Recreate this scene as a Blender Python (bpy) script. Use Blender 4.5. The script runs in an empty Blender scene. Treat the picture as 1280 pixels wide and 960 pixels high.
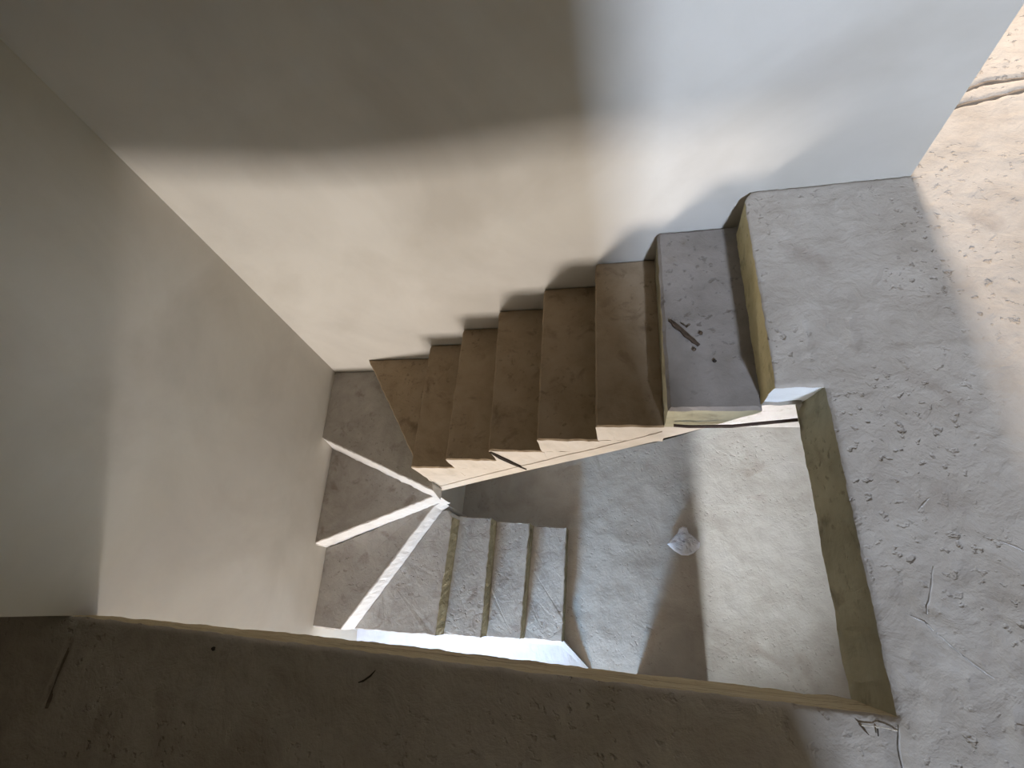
import bpy, bmesh, math, random
from mathutils import Vector, Matrix, noise
random.seed(7)
C = bpy.context.scene.collection
S = bpy.context.scene
H = 0.18                                   # riser height
FLOOR = -15 * H                            # lower floor

# ------------------------------------------------------------------ materials
def mat(name, cols, scale=6.0, bump=0.3, rough=0.9, pits=0.0, fine=60.0, stain=None, dist=0.01, streak=None, dirt=.28, fade=None):
    m = bpy.data.materials.new(name); m.use_nodes = True
    nt = m.node_tree; N = nt.nodes; L = nt.links
    b = N['Principled BSDF']; b.inputs['Roughness'].default_value = rough
    b.inputs['Specular IOR Level'].default_value = 0.15
    tc = N.new('ShaderNodeTexCoord'); src = tc.outputs['Object']
    mp = N.new('ShaderNodeMapping'); L.new(src, mp.inputs['Vector'])
    if streak: mp.inputs['Scale'].default_value = streak
    def nz(s, d=6, r=0.6, w=0.0):
        n = N.new('ShaderNodeTexNoise'); n.inputs['Scale'].default_value = s
        n.inputs['Detail'].default_value = d; n.inputs['Roughness'].default_value = r
        n.inputs['Distortion'].default_value = w
        L.new(mp.outputs['Vector'], n.inputs['Vector']); return n
    n1 = nz(scale, 8, 0.62, 0.4)
    rp = N.new('ShaderNodeValToRGB'); L.new(n1.outputs['Fac'], rp.inputs['Fac'])
    e = rp.color_ramp.elements
    e[0].position = 0.3; e[0].color = (*cols[0], 1); e[1].position = 0.72; e[1].color = (*cols[-1], 1)
    if len(cols) == 3:
        x = e.new(0.5); x.color = (*cols[1], 1)
    col = rp.outputs['Color']
    if stain:
        n2 = nz(stain[1], 5, 0.55, 0.6)
        r2 = N.new('ShaderNodeValToRGB'); L.new(n2.outputs['Fac'], r2.inputs['Fac'])
        r2.color_ramp.elements[0].position = stain[2]; r2.color_ramp.elements[0].color = (0, 0, 0, 1)
        r2.color_ramp.elements[1].position = stain[3]; r2.color_ramp.elements[1].color = (1, 1, 1, 1)
        mx = N.new('ShaderNodeMixRGB'); L.new(r2.outputs['Color'], mx.inputs['Fac'])
        L.new(col, mx.inputs['Color1']); mx.inputs['Color2'].default_value = (*stain[0], 1)
        col = mx.outputs['Color']
    nf = nz(fine, 4, 0.6); nm = nz(scale * 2.2, 5, 0.6, 0.8)
    ad = N.new('ShaderNodeMath'); ad.operation = 'MULTIPLY_ADD'; ad.inputs[1].default_value = 0.35
    L.new(nf.outputs['Fac'], ad.inputs[0]); L.new(nm.outputs['Fac'], ad.inputs[2])
    hgt = ad.outputs[0]
    if pits:
        v = N.new('ShaderNodeTexNoise'); v.inputs['Scale'].default_value = 34; v.inputs['Detail'].default_value = 3
        L.new(mp.outputs['Vector'], v.inputs['Vector'])
        vr = N.new('ShaderNodeMapRange'); vr.inputs['From Min'].default_value = 0.6; vr.inputs['From Max'].default_value = 0.70
        v2 = N.new('ShaderNodeTexNoise'); v2.inputs['Scale'].default_value = 2.6; v2.inputs['Detail'].default_value = 2
        L.new(mp.outputs['Vector'], v2.inputs['Vector'])
        v3 = N.new('ShaderNodeMapRange'); v3.inputs['From Min'].default_value = .42; v3.inputs['From Max'].default_value = .62; v3.inputs['To Min'].default_value = .1; v3.inputs['To Max'].default_value = 1.6
        L.new(v2.outputs['Fac'], v3.inputs['Value'])
        vm = N.new('ShaderNodeMath'); vm.operation = 'MULTIPLY'
        L.new(v.outputs['Fac'], vr.inputs['Value'])
        L.new(v3.outputs['Result'], vm.inputs[0])
        ml = N.new('ShaderNodeMath'); ml.operation = 'MULTIPLY_ADD'; ml.inputs[1].default_value = -pits
        L.new(vr.outputs['Result'], vm.inputs[1]); L.new(vm.outputs[0], ml.inputs[0]); L.new(hgt, ml.inputs[2]); hgt = ml.outputs[0]
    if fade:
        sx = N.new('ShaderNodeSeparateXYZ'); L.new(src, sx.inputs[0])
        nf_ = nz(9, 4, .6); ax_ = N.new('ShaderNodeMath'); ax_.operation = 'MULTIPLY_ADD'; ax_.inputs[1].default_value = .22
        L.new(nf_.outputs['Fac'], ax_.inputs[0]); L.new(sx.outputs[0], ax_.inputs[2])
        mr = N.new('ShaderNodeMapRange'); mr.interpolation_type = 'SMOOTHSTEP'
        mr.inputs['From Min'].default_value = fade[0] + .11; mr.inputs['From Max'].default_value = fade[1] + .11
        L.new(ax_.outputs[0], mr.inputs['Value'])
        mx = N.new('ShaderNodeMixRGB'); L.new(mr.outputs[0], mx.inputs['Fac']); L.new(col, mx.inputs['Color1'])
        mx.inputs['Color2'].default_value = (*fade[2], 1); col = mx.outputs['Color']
    if pits:
        dm = N.new('ShaderNodeMath'); dm.operation = 'MULTIPLY'; dm.inputs[1].default_value = dirt; dm.use_clamp = True
        L.new(vm.outputs[0], dm.inputs[0])
        mx = N.new('ShaderNodeMixRGB'); L.new(dm.outputs[0], mx.inputs['Fac']); L.new(col, mx.inputs['Color1'])
        mx.inputs['Color2'].default_value = (cols[0][0] * .45, cols[0][1] * .42, cols[0][2] * .40, 1); col = mx.outputs['Color']
    L.new(col, b.inputs['Base Color'])
    bp = N.new('ShaderNodeBump'); bp.inputs['Strength'].default_value = bump; bp.inputs['Distance'].default_value = dist
    L.new(hgt, bp.inputs['Height']); L.new(bp.outputs['Normal'], b.inputs['Normal'])
    return m

M = {}
M['concrete'] = mat('concrete', [(.345, .305, .255), (.41, .368, .315), (.465, .425, .37)], 4.5, .8, pits=.45, dist=.010, dirt=.2,
                    stain=((.28, .235, .19), 3.1, .60, .80))
M['lower'] = mat('lower_floor_concrete', [(.34, .307, .268), (.405, .372, .33), (.46, .43, .39)], 3.5, .5, pits=.25, dist=.010, dirt=.14,
                 stain=((.28, .235, .19), 2.6, .60, .80))
M['step'] = mat('step_concrete', [(.33, .30, .27), (.40, .37, .335), (.47, .44, .40)], 7, .45, pits=.4, dist=.011,
                stain=((.22, .18, .15), 9, .58, .78))
M['dusty'] = mat('dusty_tread_concrete', [(.20, .175, .15), (.245, .217, .19), (.285, .255, .225)], 6, .45, pits=.4, dist=.010,
                 stain=((.20, .165, .13), 8, .6, .8))
M['tread'] = mat('worn_tread_concrete', [(.27, .20, .125), (.33, .25, .165), (.37, .29, .20)], 7, .45, pits=.4, dist=.010,
                 stain=((.19, .135, .085), 9, .57, .76))
M['edge'] = mat('cast_concrete', [(.22, .20, .13), (.30, .275, .185), (.36, .33, .225)], 5, .5, pits=.4, dist=.01,
                stain=((.12, .10, .065), 6, .56, .74))
M['ochre'] = mat('ochre_formed_concrete', [(.46, .39, .215), (.56, .485, .275), (.62, .55, .34)], 5, .4, pits=.2, dist=.008,
                 stain=((.20, .165, .09), 7, .58, .76))
M['rough'] = mat('rough_pinkish_render', [(.28, .24, .21), (.34, .293, .258), (.375, .325, .29)], 5, .4, pits=.3, fine=50, dist=.008,
                 stain=((.13, .11, .10), 3.3, .60, .72))
M['formed'] = mat('boarded_concrete', [(.34, .28, .175), (.43, .355, .225), (.49, .41, .275)], 4, .4, pits=.2, dist=.008, streak=(.6, 3, 12),
                  stain=((.17, .13, .08), 3, .56, .72))
M['plaster'] = mat('cement_plaster', [(.46, .435, .39), (.51, .485, .435), (.545, .52, .47)], 1.6, .10, fine=40, dist=.006,
                   stain=((.43, .40, .35), 1.1, .5, .72))
M['flank'] = mat('flank_plaster', [(.41, .365, .305), (.47, .42, .355), (.51, .465, .40)], 7, .25, fine=60, dist=.006)
M['white'] = mat('whitewashed_plaster', [(.47, .455, .43), (.54, .525, .50), (.58, .565, .545)], 7, .3, fine=70, dist=.006)
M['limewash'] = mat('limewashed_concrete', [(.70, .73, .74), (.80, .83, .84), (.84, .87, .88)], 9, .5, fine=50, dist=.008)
M['white2'] = mat('lit_floor_white', [(.44, .435, .46), (.50, .495, .525), (.54, .535, .565)], 7, .3, fine=70, dist=.006, fade=(1.60, 2.02, (.40, .37, .33)))  # brightly lit floor painted pale, its falloff blended into concrete along x
M['ridge'] = mat('mortar_ridge', [(.42, .39, .35), (.50, .47, .43)], 20, .1, dist=.002)
M['paper'] = mat('crumpled_paper', [(.86, .87, .93), (.93, .94, .98)], 14, .2, fine=90, dist=.004)
M['wood'] = mat('old_wood', [(.045, .03, .02), (.12, .085, .058)], 30, .6, dist=.004)
M['dark'] = mat('dark_dirt', [(.025, .02, .016), (.05, .04, .03)], 30, .4)
M['steel'] = mat('rusty_steel', [(.045, .032, .026), (.085, .055, .04)], 40, .4, rough=.7)
M['straw'] = mat('dry_straw', [(.50, .44, .34), (.62, .56, .46)], 30, .3)
M['ground'] = mat('earth', [(.30, .24, .18), (.38, .31, .24)], 3, .5)

# ------------------------------------------------------------------ helpers
def obj(name, bm, mats, parent=None, smooth=False):
    me = bpy.data.meshes.new(name)
    bmesh.ops.recalc_face_normals(bm, faces=bm.faces)
    bm.to_mesh(me); bm.free()
    for m in (mats if isinstance(mats, (list, tuple)) else [mats]): me.materials.append(M[m])
    if smooth:
        for p in me.polygons: p.use_smooth = True
    o = bpy.data.objects.new(name, me); C.objects.link(o)
    if parent: o.parent = parent
    return o

def tag(o, label, cat, group=None, kind=None):
    o['label'] = label; o['category'] = cat
    if group: o['group'] = group
    if kind: o['kind'] = kind
    return o

def n3(p, s, seed=0.0):
    return noise.noise(Vector((p[0] * s + seed, p[1] * s - seed * .7, p[2] * s + seed * 1.3)))

def box_bm(x0, x1, y0, y1, z0, z1, bm=None, mi=0):
    bm = bm or bmesh.new()
    vs = [bm.verts.new((x, y, z)) for z in (z0, z1) for x, y in ((x0, y0), (x1, y0), (x1, y1), (x0, y1))]
    for f in ((3, 2, 1, 0), (4, 5, 6, 7), (0, 1, 5, 4), (1, 2, 6, 5), (2, 3, 7, 6), (3, 0, 4, 7)):
        bm.faces.new([vs[i] for i in f]).material_index = mi
    return bm

def seg_dist(x, y, a, b):
    dx, dy = b[0] - a[0], b[1] - a[1]
    t = max(0, min(1, ((x - a[0]) * dx + (y - a[1]) * dy) / (dx * dx + dy * dy)))
    return math.hypot(x - a[0] - t * dx, y - a[1] - t * dy), t

def lines(lo, fine_lo, fine_hi, hi, step, keys, coarse=.35):
    """grid lines: fine between fine_lo and fine_hi, coarse outside, passing exactly through keys"""
    out = []
    x = lo
    while x < fine_lo - 1e-6: out.append(x); x += coarse
    n = max(1, round((fine_hi - fine_lo) / step))
    out += [fine_lo + (fine_hi - fine_lo) * i / n for i in range(n + 1)]
    x = fine_hi + coarse
    while x < hi: out.append(x); x += coarse
    out.append(hi)
    for k in keys:
        i = min(range(len(out)), key=lambda j: abs(out[j] - k)); out[i] = k
    return sorted(set(out))

def grid_slab(name, xs, ys, inside, z0, zbot, relief, mats, edge_jit=.006, side_mat=None, rings=(.03, .09, .10, .17, .22)):
    """a slab whose plan is the set of grid cells inside(); its top is a relief, its edges are rough"""
    bm = bmesh.new(); V = {}
    nx, ny = len(xs), len(ys)
    cell = {(i, j) for i in range(nx - 1) for j in range(ny - 1) if inside((xs[i] + xs[i + 1]) / 2, (ys[j] + ys[j + 1]) / 2)}
    for (i, j) in cell:
        for a, b in ((0, 0), (1, 0), (1, 1), (0, 1)):
            k = (i + a, j + b)
            if k not in V: V[k] = bm.verts.new((xs[k[0]], ys[k[1]], z0))
    for (i, j) in cell:
        bm.faces.new([V[(i, j)], V[(i + 1, j)], V[(i + 1, j + 1)], V[(i, j + 1)]])
    bedges = [e for e in bm.edges if len(e.link_faces) == 1]
    bverts = {v for e in bedges for v in e.verts}
    # outward direction of each boundary vertex
    out = {}
    for e in bedges:
        c = e.link_faces[0].calc_center_median(); m = (e.verts[0].co + e.verts[1].co) / 2
        t = (e.verts[1].co - e.verts[0].co).normalized(); n = Vector((-t.y, t.x, 0))
        if n.dot(m - c) < 0: n = -n
        for v in e.verts: out[v] = out.get(v, Vector()) + n
    base = {v: v.co.copy() for v in bverts}
    for v in bm.verts:
        x, y = v.co.x, v.co.y
        dz = relief(x, y)
        if v in bverts:
            n = out[v].normalized() if out[v].length > 1e-6 else Vector((0, 0, 0))
            v.co += n * (edge_jit * (n3(v.co, 21) * .7 + n3(v.co, 55) * .5))
            dz = dz * .4 - .003 - abs(n3(v.co, 30, 3)) * .006
        v.co.z = z0 + dz
    prev = {v: v for v in bverts}
    top_faces = list(bm.faces)
    for d in list(rings) + [z0 - zbot]:
        cur = {}
        for v in bverts:
            n = out[v].normalized() if out[v].length > 1e-6 else Vector((0, 0, 0))
            p = base[v] + n * (edge_jit * (.9 * n3((base[v].x, base[v].y, d * 3), 13) + .6 * n3((base[v].x, base[v].y, d), 47) - (.6 if .095 < d < .2 else 0)))
            cur[v] = bm.verts.new((p.x, p.y, z0 - d + (.006 * n3(p, 17) if d < z0 - zbot else .010 * n3(p, 19))))
        for e in bedges:
            a, b = e.verts
            f = bm.faces.new([prev[a], prev[b], cur[b], cur[a]]); f.material_index = side_mat(base[a], base[b]) if side_mat else 0
        prev = cur
    # underside: cap by copying the cells flat
    W = {}
    for v in bverts: W[(round(base[v].x, 5), round(base[v].y, 5))] = prev[v]
    def wv(i, j):
        k = (round(xs[i], 5), round(ys[j], 5))
        if k not in W: W[k] = bm.verts.new((xs[i], ys[j], zbot))
        return W[k]
    for (i, j) in cell:
        bm.faces.new([wv(i, j + 1), wv(i + 1, j + 1), wv(i + 1, j), wv(i, j)])
    for f in top_faces: f.smooth = True
    me_o = obj(name, bm, mats)
    return me_o

def inset_poly(poly, d):
    n = len(poly); res = []
    area = sum(poly[i][0] * poly[(i + 1) % n][1] - poly[(i + 1) % n][0] * poly[i][1] for i in range(n))
    s = 1 if area > 0 else -1
    for i in range(n):
        p0, p1, p2 = Vector(poly[i - 1]), Vector(poly[i]), Vector(poly[(i + 1) % n])
        a = (p1 - p0); b = (p2 - p1)
        if a.length < 1e-7 or b.length < 1e-7: res.append(tuple(p1)); continue
        a.normalize(); b.normalize()
        na = Vector((-a.y, a.x)) * s; nb = Vector((-b.y, b.x)) * s
        m = na + nb
        if m.length < 1e-4: m = na.copy()
        m.normalize()
        res.append(tuple(p1 + m * d / max(.5, m.dot(na))))
    return res

def subdiv(poly, step):
    out = []
    n = len(poly)
    for i in range(n):
        a, b = Vector(poly[i]), Vector(poly[(i + 1) % n]); k = max(1, int((b - a).length / step))
        for j in range(k): out.append((tuple(a.lerp(b, j / k)), i))
    return out

def prism(poly, ztop, zbot, sides, rough=.003, r=.008, seed=0, step=.022, zrow=.05, under=None):
    """worn concrete block on a plan polygon; sides[i] = material index of the face on edge i"""
    bm = bmesh.new()
    sp = subdiv(poly, step); pts = [p for p, _ in sp]; idx = [i for _, i in sp]
    ins = inset_poly(pts, r)
    zs = [ztop]
    k = max(1, round((ztop - r - zbot) / zrow))
    zs += [ztop - r - (ztop - r - zbot) * i / k for i in range(k + 1)]
    ringv = []
    for ri, z in enumerate(zs):
        row = []
        for q, (p, p_in) in enumerate(zip(pts, ins)):
            b = p_in if ri == 0 else p
            w = rough * (n3((b[0], b[1], z), 19, seed) + .8 * n3((b[0], b[1], z), 57, seed))
            if under and ri > 1: z = ztop - r - (ztop - r - max(zbot, under(b[0]))) * (ri - 1) / k
            dx, dy = p_in[0] - p[0], p_in[1] - p[1]; l = math.hypot(dx, dy) or 1
            zz = z - (abs(n3((b[0], b[1], 0), 33, seed)) * rough * 1.0 if ri == 0 else 0)
            row.append(bm.verts.new((b[0] + dx / l * w, b[1] + dy / l * w, zz)))
        ringv.append(row)
    n = len(pts)
    for ri in range(len(zs) - 1):
        for q in range(n):
            f = bm.faces.new([ringv[ri][q], ringv[ri][(q + 1) % n], ringv[ri + 1][(q + 1) % n], ringv[ri + 1][q]])
            f.material_index = 0 if ri == 0 else sides[idx[q]]
    # top: inner ring again so that the nosing shades round, then a flat cap
    bm.faces.new(ringv[0]).material_index = 0
    bm.faces.new(list(reversed(ringv[-1]))).material_index = 0
    return bm

def tube(pts, rad, sides=8, bm=None):
    bm = bm or bmesh.new(); rows = []
    for i, p in enumerate(pts):
        p = Vector(p); d = (Vector(pts[min(i + 1, len(pts) - 1)]) - Vector(pts[max(i - 1, 0)])).normalized()
        u = d.orthogonal().normalized(); v = d.cross(u)
        rr = rad[i] if isinstance(rad, (list, tuple)) else rad
        rows.append([bm.verts.new(p + (u * math.cos(2 * math.pi * k / sides) + v * math.sin(2 * math.pi * k / sides)) * rr) for k in range(sides)])
    for a, b in zip(rows, rows[1:]):
        for k in range(sides): bm.faces.new([a[k], a[(k + 1) % sides], b[(k + 1) % sides], b[k]])
    bm.faces.new(list(reversed(rows[0]))); bm.faces.new(rows[-1])
    return bm

def lump(c, r, seed, flat=.6):
    bm = bmesh.new(); bmesh.ops.create_icosphere(bm, subdivisions=2, radius=1)
    for v in bm.verts:
        k = 1 + .45 * noise.noise(v.co * 1.7 + Vector((seed, seed * 2, 0)))
        v.co = Vector((v.co.x * r * k, v.co.y * r * k * .85, v.co.z * r * k * flat)) + Vector(c)
    return bm

# ------------------------------------------------------------------ the setting
XR, YB, XL, WS, XA = 2.820, -1.699, 2.680, -0.842, 3.245
RIDGES = [((2.815, -1.70), (2.80, -1.86), .011, .006), ((2.935, -.733), (3.25, -.70), .011, .003)]
GROOVES = [((3.45, .33), (3.75, .382), .009, .018), ((3.50, .405), (3.60, .445), .008, .016), ((3.60, .445), (3.80, .44), .010, .018),
           ((2.935, -.60), (2.933, -.70), .011, .009), ((2.80, -.62), (2.80, -.74), .011, .009),
           ((3.062, -1.655), (3.062, -1.69), .004, .012), ((.297, -1.705), (.322, -1.972), .008, .012)]
def relief(x, y):
    z = .006 * n3((x, y, 0), 2.3) + .0035 * n3((x, y, 0), 9, 4) + .0018 * n3((x, y, 0), 31, 2)
    rough_patch = max(0, 1 - math.hypot((x - 2.98) / .33, (y + 1.55) / .36))
    z += rough_patch * (.012 * abs(n3((x, y, 0), 17, 6)) - .007 * max(0, n3((x * 1.2, y * .8, 0), 43, 9)) * 2)
    z += .0045 * max(0, n3((x, y, 0), 26, 11) - .25) * 2
    if 2.6 < x < 4 or x < .5:
        for a, b, w, h in RIDGES:
            d, t = seg_dist(x, y, a, b)
            if d < w * 3: z += h * math.exp(-(d / w) ** 2)
        for a, b, w, h in GROOVES:
            d, t = seg_dist(x, y, a, b)
            if d < w * 2.5: z -= h * math.exp(-(d / w) ** 4)
    return z
xs = lines(-2.5, -.05, 3.75, 6.5, .0125, (XL, XR, XA))
ys = lines(-5.9, -2.15, .55, 4.6, .0125, (WS, YB, 0.0))
def in_up(x, y):
    if x > XR and y < 0: return True
    if y < YB: return True
    if XL < x < XR and WS < y < 0: return True
    return x > XA and y >= 0
def up_side(a, b):
    # the short end of the landing beside the stair is whitewashed, the rest bare cast concrete
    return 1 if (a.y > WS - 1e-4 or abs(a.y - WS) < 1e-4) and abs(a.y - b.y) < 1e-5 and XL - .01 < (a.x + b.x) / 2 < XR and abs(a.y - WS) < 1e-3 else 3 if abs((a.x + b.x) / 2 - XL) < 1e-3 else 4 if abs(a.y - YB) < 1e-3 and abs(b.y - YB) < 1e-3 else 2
up = grid_slab('floor', xs, ys, in_up, 0, -.265, relief, ['concrete', 'limewash', 'edge', 'ochre', 'formed'], .0042, up_side)
for v in up.data.vertices:
    x, y, z = v.co
    if z < -.012 and -3.4 < y < YB + .05 and x < 1.1:      # the slab thins out towards the left wall
        k = max(0, min(1, (x - .25) / .85)); k = .40 + .60 * k
        if y < -3.0: k = 1
        v.co.z = z * k
    if XL - .02 < x < XL + .03 and -.06 < y < .01: v.co.x += .035 * ((y + .06) / .06) ** 2 * max(0, 1 - abs(x - XL) / .03)
    if XL - .02 < x < XR - .004 and y > WS - .03 and z < -.185: v.co.z = -.195 + .012 * n3((x, y, 0), 22) + .3 * max(0, x - XL - .06) * (.5 if y < WS + .08 else 0)
    if XL - .02 < x < XR + .003 and abs(y - WS) < .012 and z < -.012: v.co.y = WS + .17 * (-v.co.z) + .004 * n3((x, 0, z), 20)
tag(up, 'bare grey concrete upper floor slab around the open stair hole', 'floor', kind='structure')

MARKS = [[(2.977, -1.357), (2.960, -1.41), (2.935, -1.472)], [(2.889, -1.474), (2.925, -1.49), (2.957, -1.525), (2.985, -1.555)], [(2.985, -1.555), (3.01, -1.578), (3.04, -1.60)],
         [(3.137, -1.285), (3.17, -1.300), (3.215, -1.325)], [(3.01, -1.18), (2.99, -1.20), (2.975, -1.215)],
         [(2.815, -1.715), (2.808, -1.76), (2.803, -1.86)]]
for mk in MARKS:
    pts = [(x, y, relief(x, y) + .0005) for x, y in mk]
    fine = []
    for a, b in zip(pts, pts[1:]):
        for k in range(6): fine.append(Vector(a).lerp(Vector(b), k / 6))
    fine.append(Vector(pts[-1])); nf = len(fine)
    for k, p in enumerate(fine): p.z = relief(p.x, p.y); p.x += .0015 * n3((k, p.x, 0), 3); p.y += .0015 * n3((k, p.y, 5), 3)
    o = obj('trowel_ridge', tube(fine, [.0007 + .0021 * math.sin(math.pi * min(1, .12 + .8 * k / (nf - 1))) for k in range(nf)], 6), 'ridge', up, True)
M['seam'] = mat('seam_brown', [(.13, .105, .08), (.22, .18, .14)], 20, .5)
for a, b, w, h in GROOVES[:3] + GROOVES[-1:]:
    p, q = Vector((*a, 0)), Vector((*b, 0)); pts = [p.lerp(q, k / 12) for k in range(13)]
    for v in pts: v.z = (relief(v.x, v.y) - .003 if v.x < 1 else -.010) + .002 * n3(v, 40); v.y += .002 * n3(v, 30)
    obj('dark_seam', tube(pts, [.007 + .004 * n3(v, 55) + .003 for v in pts], 6), 'seam', up)  # dark brown strips laid in the floor grooves
def relief2(x, y):
    z = .008 * n3((x, y, 5), 1.9) + .004 * n3((x, y, 5), 8, 4) + .002 * n3((x, y, 5), 27, 2)
    p = max(0, 1 - math.hypot((x - 3.05) / .5, (y + 1.35) / .75))
    return z + p * .010 * abs(n3((x, y, 5), 16, 6))
xs2 = lines(-.7, -.05, 4.1, 6.5, .025, ()); ys2 = lines(-7.5, -2.3, .2, .9, .025, ())
lo = grid_slab('floor', xs2, ys2, lambda x, y: True, FLOOR, FLOOR - .2, relief2, ['lower'], .0, None, (.1,))
tag(lo, 'rough concrete lower floor seen down through the stair hole', 'floor', kind='structure')

def wall_box(name, label, *b, m='plaster'):
    return tag(obj(name, box_bm(*b), m), label, 'wall', kind='structure')

# back wall: upper part ends in a free edge beside the landing, lower part runs on
bm = bmesh.new()
prof = [(-.6, FLOOR), (2.45, FLOOR), (2.45, -.30), (XA, -.30), (XA, 3.1), (-.6, 3.1)]
nx = 60
f0 = [bm.verts.new((x, 0, z)) for x, z in prof]; f1 = [bm.verts.new((x, .16, z)) for x, z in prof]
bm.faces.new(f0); bm.faces.new(list(reversed(f1)))
for i in range(6): bm.faces.new([f0[i], f0[(i + 1) % 6], f1[(i + 1) % 6], f1[i]])
wall_box('wall_back', 'rough pinkish wall of the lower storey seen below the landing', 2.45, 5.6, .004, .16, FLOOR, -.30, m='rough')
wb = tag(obj('wall_back', bm, 'plaster'), 'long plastered wall that the upper flight climbs along', 'wall', kind='structure')

# left wall, slightly out of plumb, ends at the edge of the slab upstairs
def xb(y, z): return .1039 * (z + 1.44) - .067 * y
bm = bmesh.new()
rows = []
for (y, z) in ((0.005, FLOOR), (-2.4, FLOOR), (-6.3, FLOOR), (-6.3, -.08), (-2.4, -.08), (YB, -.08), (YB, 3.1), (0.005, 3.1)):
    yy = max(y, -2.4)
    rows.append((bm.verts.new((xb(yy, z), y, z)), bm.verts.new((xb(yy, z) - .17, y, z))))
n = len(rows)
bm.faces.new([r[0] for r in rows]); bm.faces.new([r[1] for r in reversed(rows)])
for i in range(n): bm.faces.new([rows[i][0], rows[(i + 1) % n][0], rows[(i + 1) % n][1], rows[i][1]])
wl = tag(obj('wall_left', bm, 'plaster'), 'plastered end wall where the stair turns', 'wall', kind='structure')

# ground storey: room partition and the front wall with its two openings
bm = box_bm(2.275, 2.77, -2.15, -1.95, FLOOR, -.266)
box_bm(2.275, 2.42, -6.29, -2.15, FLOOR, -.266, bm=bm)
tag(obj('wall_partition', bm, 'plaster'), 'pier of plastered wall between the two rooms downstairs', 'wall', kind='structure')
bm = bmesh.new()
def front_lower(bm):
    for b in ((-.55, .30, -6.46, -6.30, FLOOR, -.266), (1.55, 2.42, -6.46, -6.30, FLOOR, -.266), (3.15, 5.6, -6.46, -6.30, FLOOR, -.266),
              (.30, 1.55, -6.46, -6.30, -.45, -.266), (2.42, 3.15, -6.46, -6.30, -.45, -.266)):
        box_bm(*b, bm=bm)
    return bm
tag(obj('wall_front', front_lower(bm), 'plaster'), 'front wall of the lower storey with two openings', 'wall', kind='structure')
wall_box('wall_right', 'right wall of the lower storey', 5.45, 5.6, -6.3, 0, FLOOR, -.266)
# upper storey
bm = bmesh.new()
for b in ((-2.5, 2.935, -3.02, -2.9, .02, 3.1),): box_bm(*b, bm=bm)
tag(obj('wall_front', bm, 'plaster'), 'upstairs partition wall behind the viewer', 'wall', kind='structure')
wall_box('wall_far', 'outer wall of the upper storey', -2.5, 6.5, 4.45, 4.6, .02, 3.1)
wall_box('wall_side', 'outer wall beyond the passage at the left', -2.65, -2.5, -5.9, 4.6, .02, 3.1)
tag(obj('ceiling', box_bm(-2.65, 6.65, -3.02, 4.6, 3.1, 3.25), 'plaster'), 'plastered ceiling over the stair', 'ceiling', kind='structure')

# ------------------------------------------------------------------ the staircase
stair = bpy.data.objects.new('staircase', None); C.objects.link(stair); stair.location = (0, 0, FLOOR)
tag(stair, 'raw concrete staircase turning through winders between the lower floor and the landing', 'staircase')
def part(name, bm, mats, label=None, parent=None, smooth=False):
    for v in bm.verts:
        if name in ('step', 'stair_slab', 'lit_floor_strip'):
            v.co.y = min(v.co.y, -.001); v.co.x = max(v.co.x, xb(v.co.y, v.co.z) + .001)
    o = obj(name, bm, mats, None, smooth)
    o.parent = parent or stair
    o.matrix_parent_inverse = Matrix.Translation((0, 0, -FLOOR)) if parent is None else Matrix()
    if label: o['label'] = label
    return o
sof = [(.78, -8 * H - .06), (.80, -1.72), (.861, -1.752), (.98, -1.655), (1.309, -1.375), (1.678, -1.070), (2.094, -.737), (2.419, -.463), (2.528, -.362)]
sof_all = sof[2:-1] + [(2.566, -.325), (2.674, -.215), (2.80, -.10)]
def soz(x):
    for (x0, z0), (x1, z1) in zip(sof_all, sof_all[1:]):
        if x0 <= x <= x1: return z0 + (z1 - z0) * (x - x0) / (x1 - x0)
    return sof_all[0][1]
def split(o, idx, name, label=None):
    """faces of one material become a sub-part of their own"""
    src = bmesh.new(); src.from_mesh(o.data); m = o.data.materials[idx]
    new = src.copy()
    bmesh.ops.delete(new, geom=[f for f in new.faces if f.material_index != idx], context='FACES')
    bmesh.ops.delete(src, geom=[f for f in src.faces if f.material_index == idx], context='FACES')
    if not new.faces: src.free(); new.free(); return
    for f in new.faces: f.material_index = 0
    src.to_mesh(o.data); src.free()
    me = bpy.data.meshes.new(name); new.to_mesh(me); new.free(); me.materials.append(m)
    c = bpy.data.objects.new(name, me); C.objects.link(c); c.parent = o
    if label: c['label'] = label
    return c
# nosing: x at the wall end and at the open end, top to bottom
NOS = [(2.680, 2.677), (2.365, 2.365), (2.087, 2.094), (1.806, 1.816), (1.514, 1.538), (1.237, 1.240), (.946, .956)]
YW = -.846
for i in range(1, 7):
    a, b = NOS[i], NOS[i - 1]; e = .004 if i > 1 else .035
    poly = [(a[1], YW), (b[1] + e, YW), (b[0] + e, -.003), (a[0] + .018, -.003), (a[0] + .004, -.010), (a[0], -.03)]
    if i == 1: poly = [(a[1], YW), (b[1] + .007, YW), (b[1] + .009, -.80), (b[1] + .034, -.785), (b[0] + .035, -.003)] + poly[3:]
    fl = 2 if i <= 1 else 1
    bm = prism(poly, -i * H, -(i + 1) * H, [fl, 2, 2, 0, 0, 2, 2, 2] if i == 1 else [fl, 0, 0, 2, 2, 2], .0035, .007 if i > 1 else .012, i, under=soz if i == 1 else None)
    st = part('step', bm, ['tread' if i > 1 else 'dusty', 'flank', 'edge'], {1: 'grey top step lying below the landing'}.get(i))
    if i > 1:
        split(st, 2, 'riser'); split(st, 1, 'step_end', 'cream plastered step end')
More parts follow.
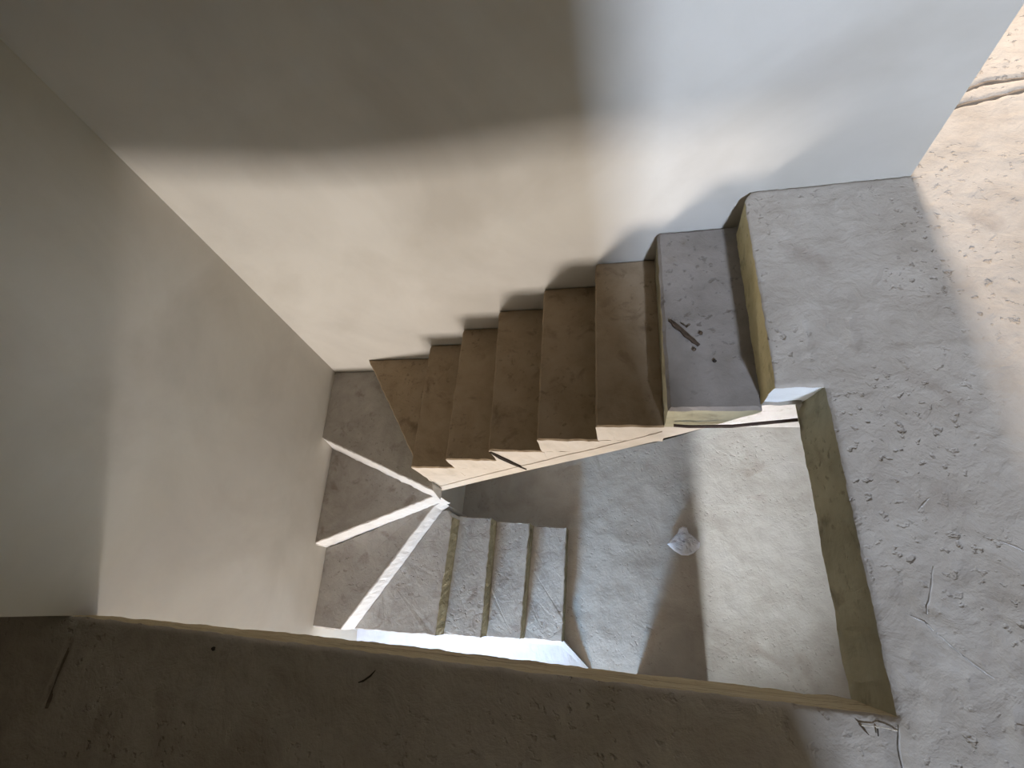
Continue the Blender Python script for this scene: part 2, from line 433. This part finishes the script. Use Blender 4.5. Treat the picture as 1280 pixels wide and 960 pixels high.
# first winder under the flight
YN = -.846
def winder(poly, zt, zb, sides, seed, label=None, mats=('step', 'white', 'edge')):
    bm = prism(poly, zt, zb, sides, .005, .006, seed)
    if seed == 18:                                     # the plaster on this riser runs out a little at its foot
        for v in bm.verts:
            if seg_dist(v.co.x, v.co.y, poly[1], poly[2])[0] < .013:
                k = (zt - v.co.z) / H * .028; v.co.x -= .37 * k; v.co.y -= .93 * k
    st = part('step', bm, list(mats), label)
    if seed > 17: split(st, 1 if seed < 21 else 2, 'riser', 'whitewashed riser' if seed < 21 else 'bare brown riser')
    else: split(st, 1, 'step_end', 'cream plastered step end'); split(st, 2, 'riser')
    return st
winder([(.388, -.003), (.952, YW), (.962, YW), (.955, -.003)], -7 * H, -8 * H - .005, [2, 1, 0, 0], 17, None, ('tread', 'flank', 'edge'))
winder([(-.008, -.003), (.028, -.545), (.972, -.907), (.955, YW), (.395, -.003)], -8 * H, -9 * H - .002, [0, 1, 1, 0, 0], 18)
winder([(.005, -.52), (.046, -1.278), (.932, -.899), (.04, -.53)], -9 * H, -10 * H - .1, [0, 1, 0, 0], 19)
winder([(.036, -1.27), (.072, -1.80), (.300, -1.803), (.845, -.944), (.895, -.905), (.085, -1.27)], -10 * H, FLOOR, [0, 1, 1, 1, 0, 0], 20)
winder([(.30, -1.80), (.917, -1.788), (.931, -.985), (.885, -.935), (.845, -.944)], -11 * H, FLOOR, [1, 2, 1, 0, 0], 21)
winder([(.912, -1.788), (1.191, -1.783), (1.190, -.953), (.928, -.950)], -12 * H, FLOOR, [1, 2, 1, 0], 22)
winder([(1.188, -1.785), (1.443, -1.779), (1.463, -.948), (1.187, -.950)], -13 * H, FLOOR, [1, 2, 1, 0], 23)
winder([(1.440, -1.782), (1.731, -1.779), (1.740, -.944), (1.460, -.944)], -14 * H, FLOOR, [1, 2, 1, 0], 24,
       'bottom step standing on the lower floor')
# inclined slab under the upper flight: stepped top, sloping soffit
saw = []
for i in range(1, 7):
    saw += [(NOS[1][1], -2 * H)] if i == 1 else [(NOS[i - 1][1] - .004, -(i + 1) * H), (NOS[i][1], -(i + 1) * H)]
saw += [(.955, -8 * H)]
bm = bmesh.new()
def waist(y, poly): return [bm.verts.new((x, y, z)) for x, z in poly]
prof = saw + sof
a, b = waist(YW, prof), waist(-.004, prof)
bm.faces.new(a); bm.faces.new(list(reversed(b)))
for i in range(len(prof)):
    j = (i + 1) % len(prof); bm.faces.new([a[i], a[j], b[j], b[i]])
part('stair_slab', bm, 'flank', 'cream plastered sloping slab under the upper flight')
# the raised skim-coat band along the foot of the flank (its upper lip is the thin line on the flank)
bm = bmesh.new(); lo_, hi_, lo2, hi2 = [], [], [], []
for k in range(61):
    x = .875 + (2.36 - .875) * k / 60; zb = soz(x); zt = zb + .10 + .014 * n3((x, 0, 0), 6) + .006 * n3((x, 0, 0), 30)
    lo_.append(bm.verts.new((x, YW - .004, zb - .002))); hi_.append(bm.verts.new((x, YW - .004, zt)))
    lo2.append(bm.verts.new((x, YW + .002, zb - .002))); hi2.append(bm.verts.new((x, YW + .002, zt)))
for k in range(60):
    bm.faces.new([lo_[k], lo_[k + 1], hi_[k + 1], hi_[k]]); bm.faces.new([hi_[k], hi_[k + 1], hi2[k + 1], hi2[k]])
    bm.faces.new([lo2[k], lo_[k], lo_[k + 1], lo2[k + 1]] if False else [lo2[k + 1], lo_[k + 1], lo_[k], lo2[k]])
part('plaster_band', bm, 'flank')
# dark groove across the flank
bm = tube([(1.545, YW - .002, -.735), (1.575, YW - .003, -.82), (1.62, YW - .003, -.93), (1.672, YW - .004, -1.045)], [.006, .012, .011, .006], 6)
part('groove', bm, 'dark', 'dark slot across the cream plastered flank')
# wall that closes the space below the winders
part('support_wall', box_bm(.60, .765, -.93, -.004, FLOOR, -9 * H - .11), 'plaster', 'greenish plastered wall under the winders')
# added pale ramp that paints the brightly lit floor along the foot of the lower flight, dying out on the floor beyond the last step
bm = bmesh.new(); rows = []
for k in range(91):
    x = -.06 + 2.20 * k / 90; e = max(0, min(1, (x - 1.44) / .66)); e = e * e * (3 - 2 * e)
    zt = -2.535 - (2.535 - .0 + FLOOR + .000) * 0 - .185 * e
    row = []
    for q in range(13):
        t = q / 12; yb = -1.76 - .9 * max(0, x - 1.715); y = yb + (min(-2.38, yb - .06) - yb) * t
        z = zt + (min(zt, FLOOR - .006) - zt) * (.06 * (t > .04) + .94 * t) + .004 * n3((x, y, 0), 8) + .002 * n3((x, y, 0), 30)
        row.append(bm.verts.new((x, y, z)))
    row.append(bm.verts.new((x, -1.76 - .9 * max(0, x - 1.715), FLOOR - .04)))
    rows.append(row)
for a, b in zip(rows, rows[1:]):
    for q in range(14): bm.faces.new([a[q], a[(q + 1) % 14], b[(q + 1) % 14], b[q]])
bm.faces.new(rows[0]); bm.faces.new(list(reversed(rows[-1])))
part('lit_floor_strip', bm, 'white2', 'pale strip painted as brightly lit floor along the foot of the lower flight')

# ------------------------------------------------------------------ loose things
# crumpled sheet of white paper on the lower floor
out = [(-.128, -.028), (-.085, .018), (-.045, .06), (-.03, .098), (.0, .112), (.028, .106), (.042, .065), (.09, .03), (.125, -.002), (.115, -.045), (.07, -.085), (.03, -.105), (-.02, -.105), (-.075, -.075)]
bm = bmesh.new(); R_ = 9; rings = []
for r in range(R_ + 1):
    row = []
    for q, (x, y) in enumerate(subdiv(out, .02)):
        px, py = x[0] * r / R_, x[1] * r / R_
        z = .014 + .30 * (py + .105) + .018 * (1 - r / R_) + .026 * abs(n3((px, py, 0), 13, 3)) + .016 * abs(n3((px, py, 0), 31, 5))
        if r == R_: z = max(.002, z * .8 - .008)
        row.append(bm.verts.new((px, py, z)) if r else None)
    rings.append(row)
c = bm.verts.new((0, 0, .04)); nq = len(rings[1])
for q in range(nq): bm.faces.new([c, rings[1][q], rings[1][(q + 1) % nq]])
for r in range(1, R_):
    for q in range(nq): bm.faces.new([rings[r][q], rings[r + 1][q], rings[r + 1][(q + 1) % nq], rings[r][(q + 1) % nq]])
bmesh.ops.solidify(bm, geom=bm.faces[:], thickness=.003)
pp = obj('crumpled_paper', bm, 'paper'); pp.location = (2.668, -.985, FLOOR + .004)
tag(pp, 'crumpled white piece of paper lying on the lower floor', 'paper')

# splinter of wood on the top step, with its crumbs
root = Vector((2.443, -.523, -H + .001)); ax = Vector((.096, -.113, 0)).normalized(); nr = Vector((-ax.y, ax.x, 0))
bm = bmesh.new(); rowv = []
for k in range(13):
    t = -1 + 2 * k / 12; L_ = .077 * t
    w = (.0105 if abs(t) < .8 else .0065) * (1 + .25 * n3((t, 0, 0), 3)); hh = .010 * (1 + .3 * n3((t, 1, 0), 4))
    p = root + ax * L_ + nr * (.003 * n3((t, 4, 0), 2))
    rowv.append([bm.verts.new(p + nr * w * u + Vector((0, 0, z))) for u, z in ((-1, 0), (-.85, hh * .8), (-.2, hh), (.15, hh * .65), (.6, hh), (1, 0))])
for a, b in zip(rowv, rowv[1:]):
    for q in range(6): bm.faces.new([a[q], a[(q + 1) % 6], b[(q + 1) % 6], b[q]])
bm.faces.new(rowv[0]); bm.faces.new(list(reversed(rowv[-1])))
tag(obj('wood_splinter', bm, 'wood'), 'brown splinter of old wood lying slantwise on the grey top step', 'wood')
tag(obj('twig', tube([(2.433, -.478, -.176), (2.447, -.492, -.172), (2.452, -.50, -.174), (2.468, -.487, -.175)], [.002, .003, .003, .0015], 6), 'wood'),
    'small dark forked twig beside the wood splinter', 'twig')
tag(obj('wood_chip', lump((2.503, -.527, -.177), .009, 3), 'wood'), 'small brown chip at the right side of the wood splinter', 'wood chip')
tag(obj('wood_chip', lump((2.474, -.598, -.177), .008, 8), 'wood'), 'small brown chip just below the lower end of the wood splinter', 'wood chip')
tag(obj('pebble', lump((2.542, -.651, -.176), .0075, 5), 'dark'), 'dark pebble on the grey top step, below the wood splinter', 'pebble')
tag(obj('pebble', lump((.902, -1.742, .005), .007, 6), 'dark'), 'dark pebble alone on the shaded upper slab near the left wall', 'pebble')
tag(obj('twig', tube([(1.431, -1.778, .006), (1.447, -1.772, .008), (1.466, -1.758, .008), (1.479, -1.742, .006)], [.0015, .003, .003, .001], 6), 'dark'),
    'bent dark twig on the shaded slab beside the hole', 'twig')
tag(obj('straw', tube([(2.738, -1.7245, .006), (2.775, -1.7225, .009), (2.812, -1.7265, .007)], .0013, 6), 'straw'),
    'pale straw lying along the slab edge at the corner of the hole', 'straw')
tag(obj('twig', tube([(2.732, -1.722, .008), (2.742, -1.734, .009), (2.75, -1.742, .006)], [.0012, .0022, .001], 6), 'wood'),
    'brown twig crossing the left end of the pale straw', 'twig')
tag(obj('twig', tube([(2.770, -1.727, .007), (2.769, -1.742, .006)], [.002, .0012], 6), 'dark'),
    'short dark twig below the middle of the pale straw', 'twig')
# steel bar from the flank of the flight to the slab edge
tag(obj('steel_bar', tube([(2.395, -.860, -.305), (2.45, -.866, -.301), (2.60, -.866, -.296), (2.812, -.858, -.25)], .0065, 8), 'steel'),
    'thin dark steel bar bridging from the stair flank to the slab edge', 'steel bar')

# ------------------------------------------------------------------ light
def area(name, loc, to, sx, sy, power, col, spread=180):
    l = bpy.data.lights.new(name, 'AREA'); l.shape = 'RECTANGLE'; l.size = sx; l.size_y = sy
    l.energy = power; l.color = col; l.spread = math.radians(spread)
    o = bpy.data.objects.new(name, l); C.objects.link(o); o.location = loc
    d = Vector(to) - Vector(loc); o.rotation_euler = d.to_track_quat('-Z', 'Y').to_euler()
    return o
SKY, WARM, SUNNY = (.78, .88, 1.0), (1.0, .84, .66), (1.0, .93, .84)
LIGHTS = [
 ('daylight_left_opening', (.78, -6.1, -1.10), (1.35, -2.2, -3.15), .7, .45, 60, (.29, .60, 1), 52),
 ('ground_bounce_left_opening', (1.12, -6.1, -1.80), (1.2, -.8, -.7), .8, .55, 305, (1, 0.92, 0.87)),
 ('daylight_right_opening', (2.70, -5.2, -.62), (3.15, .1, -2.45), .28, .3, 26, (.82, .91, 1), 31),
 ('ground_bounce_right_opening', (2.9, -6.1, -1.7), (3.2, -.5, -1.6), .4, .4, 36, (1, 0.95, 0.85)),
 ('daylight_upper_doorway', (4.20, -8.0, 5.85), (3.0, 0, 1.8), .50, .5, 138, (.66, .775, 1), 56),
 ('daylight_side', (6.0, -2.75, .75), (.2, -1.2, 0), .5, .4, 13, (1, 0.92, 0.5)),
 ('left_wall_fill', (6.2, -1.6, 1.9), (0, -.75, .15), .4, .4, 0.42, SKY, 16),  # added narrow-beam lamp, brightens the left wall
 ('daylight_beyond_wall', (3.1, 3.6, 2.1), (3.9, .2, 0), .5, .5, 390, (1, .88, .79)),
]
for a in LIGHTS: area(*a)
w = bpy.data.worlds.new('world'); S.world = w; w.use_nodes = True
w.node_tree.nodes['Background'].inputs[0].default_value = (.75, .85, 1, 1)
w.node_tree.nodes['Background'].inputs[1].default_value = .02

# ------------------------------------------------------------------ camera
R = Matrix(((0.97408767, 0.0797833, -0.21163138), (-0.01772294, -0.90591167, -0.42309567), (-0.22547531, 0.415883, -0.88102339)))
cam = bpy.data.cameras.new('camera'); co = bpy.data.objects.new('camera', cam); C.objects.link(co)
cam.sensor_width = 36; cam.lens = 588.113 / 1280 * 36; cam.clip_start = .02
rt = R.transposed() @ Matrix(((1, 0, 0), (0, -1, 0), (0, 0, -1)))
co.matrix_world = Matrix.Translation((2.19889, -1.52231, 1.50066)) @ rt.to_4x4()
S.camera = co
S.view_settings.view_transform = 'Standard'; S.view_settings.look = 'None'
S.view_settings.exposure = 0; S.view_settings.gamma = 1
S.view_settings.use_curve_mapping = False
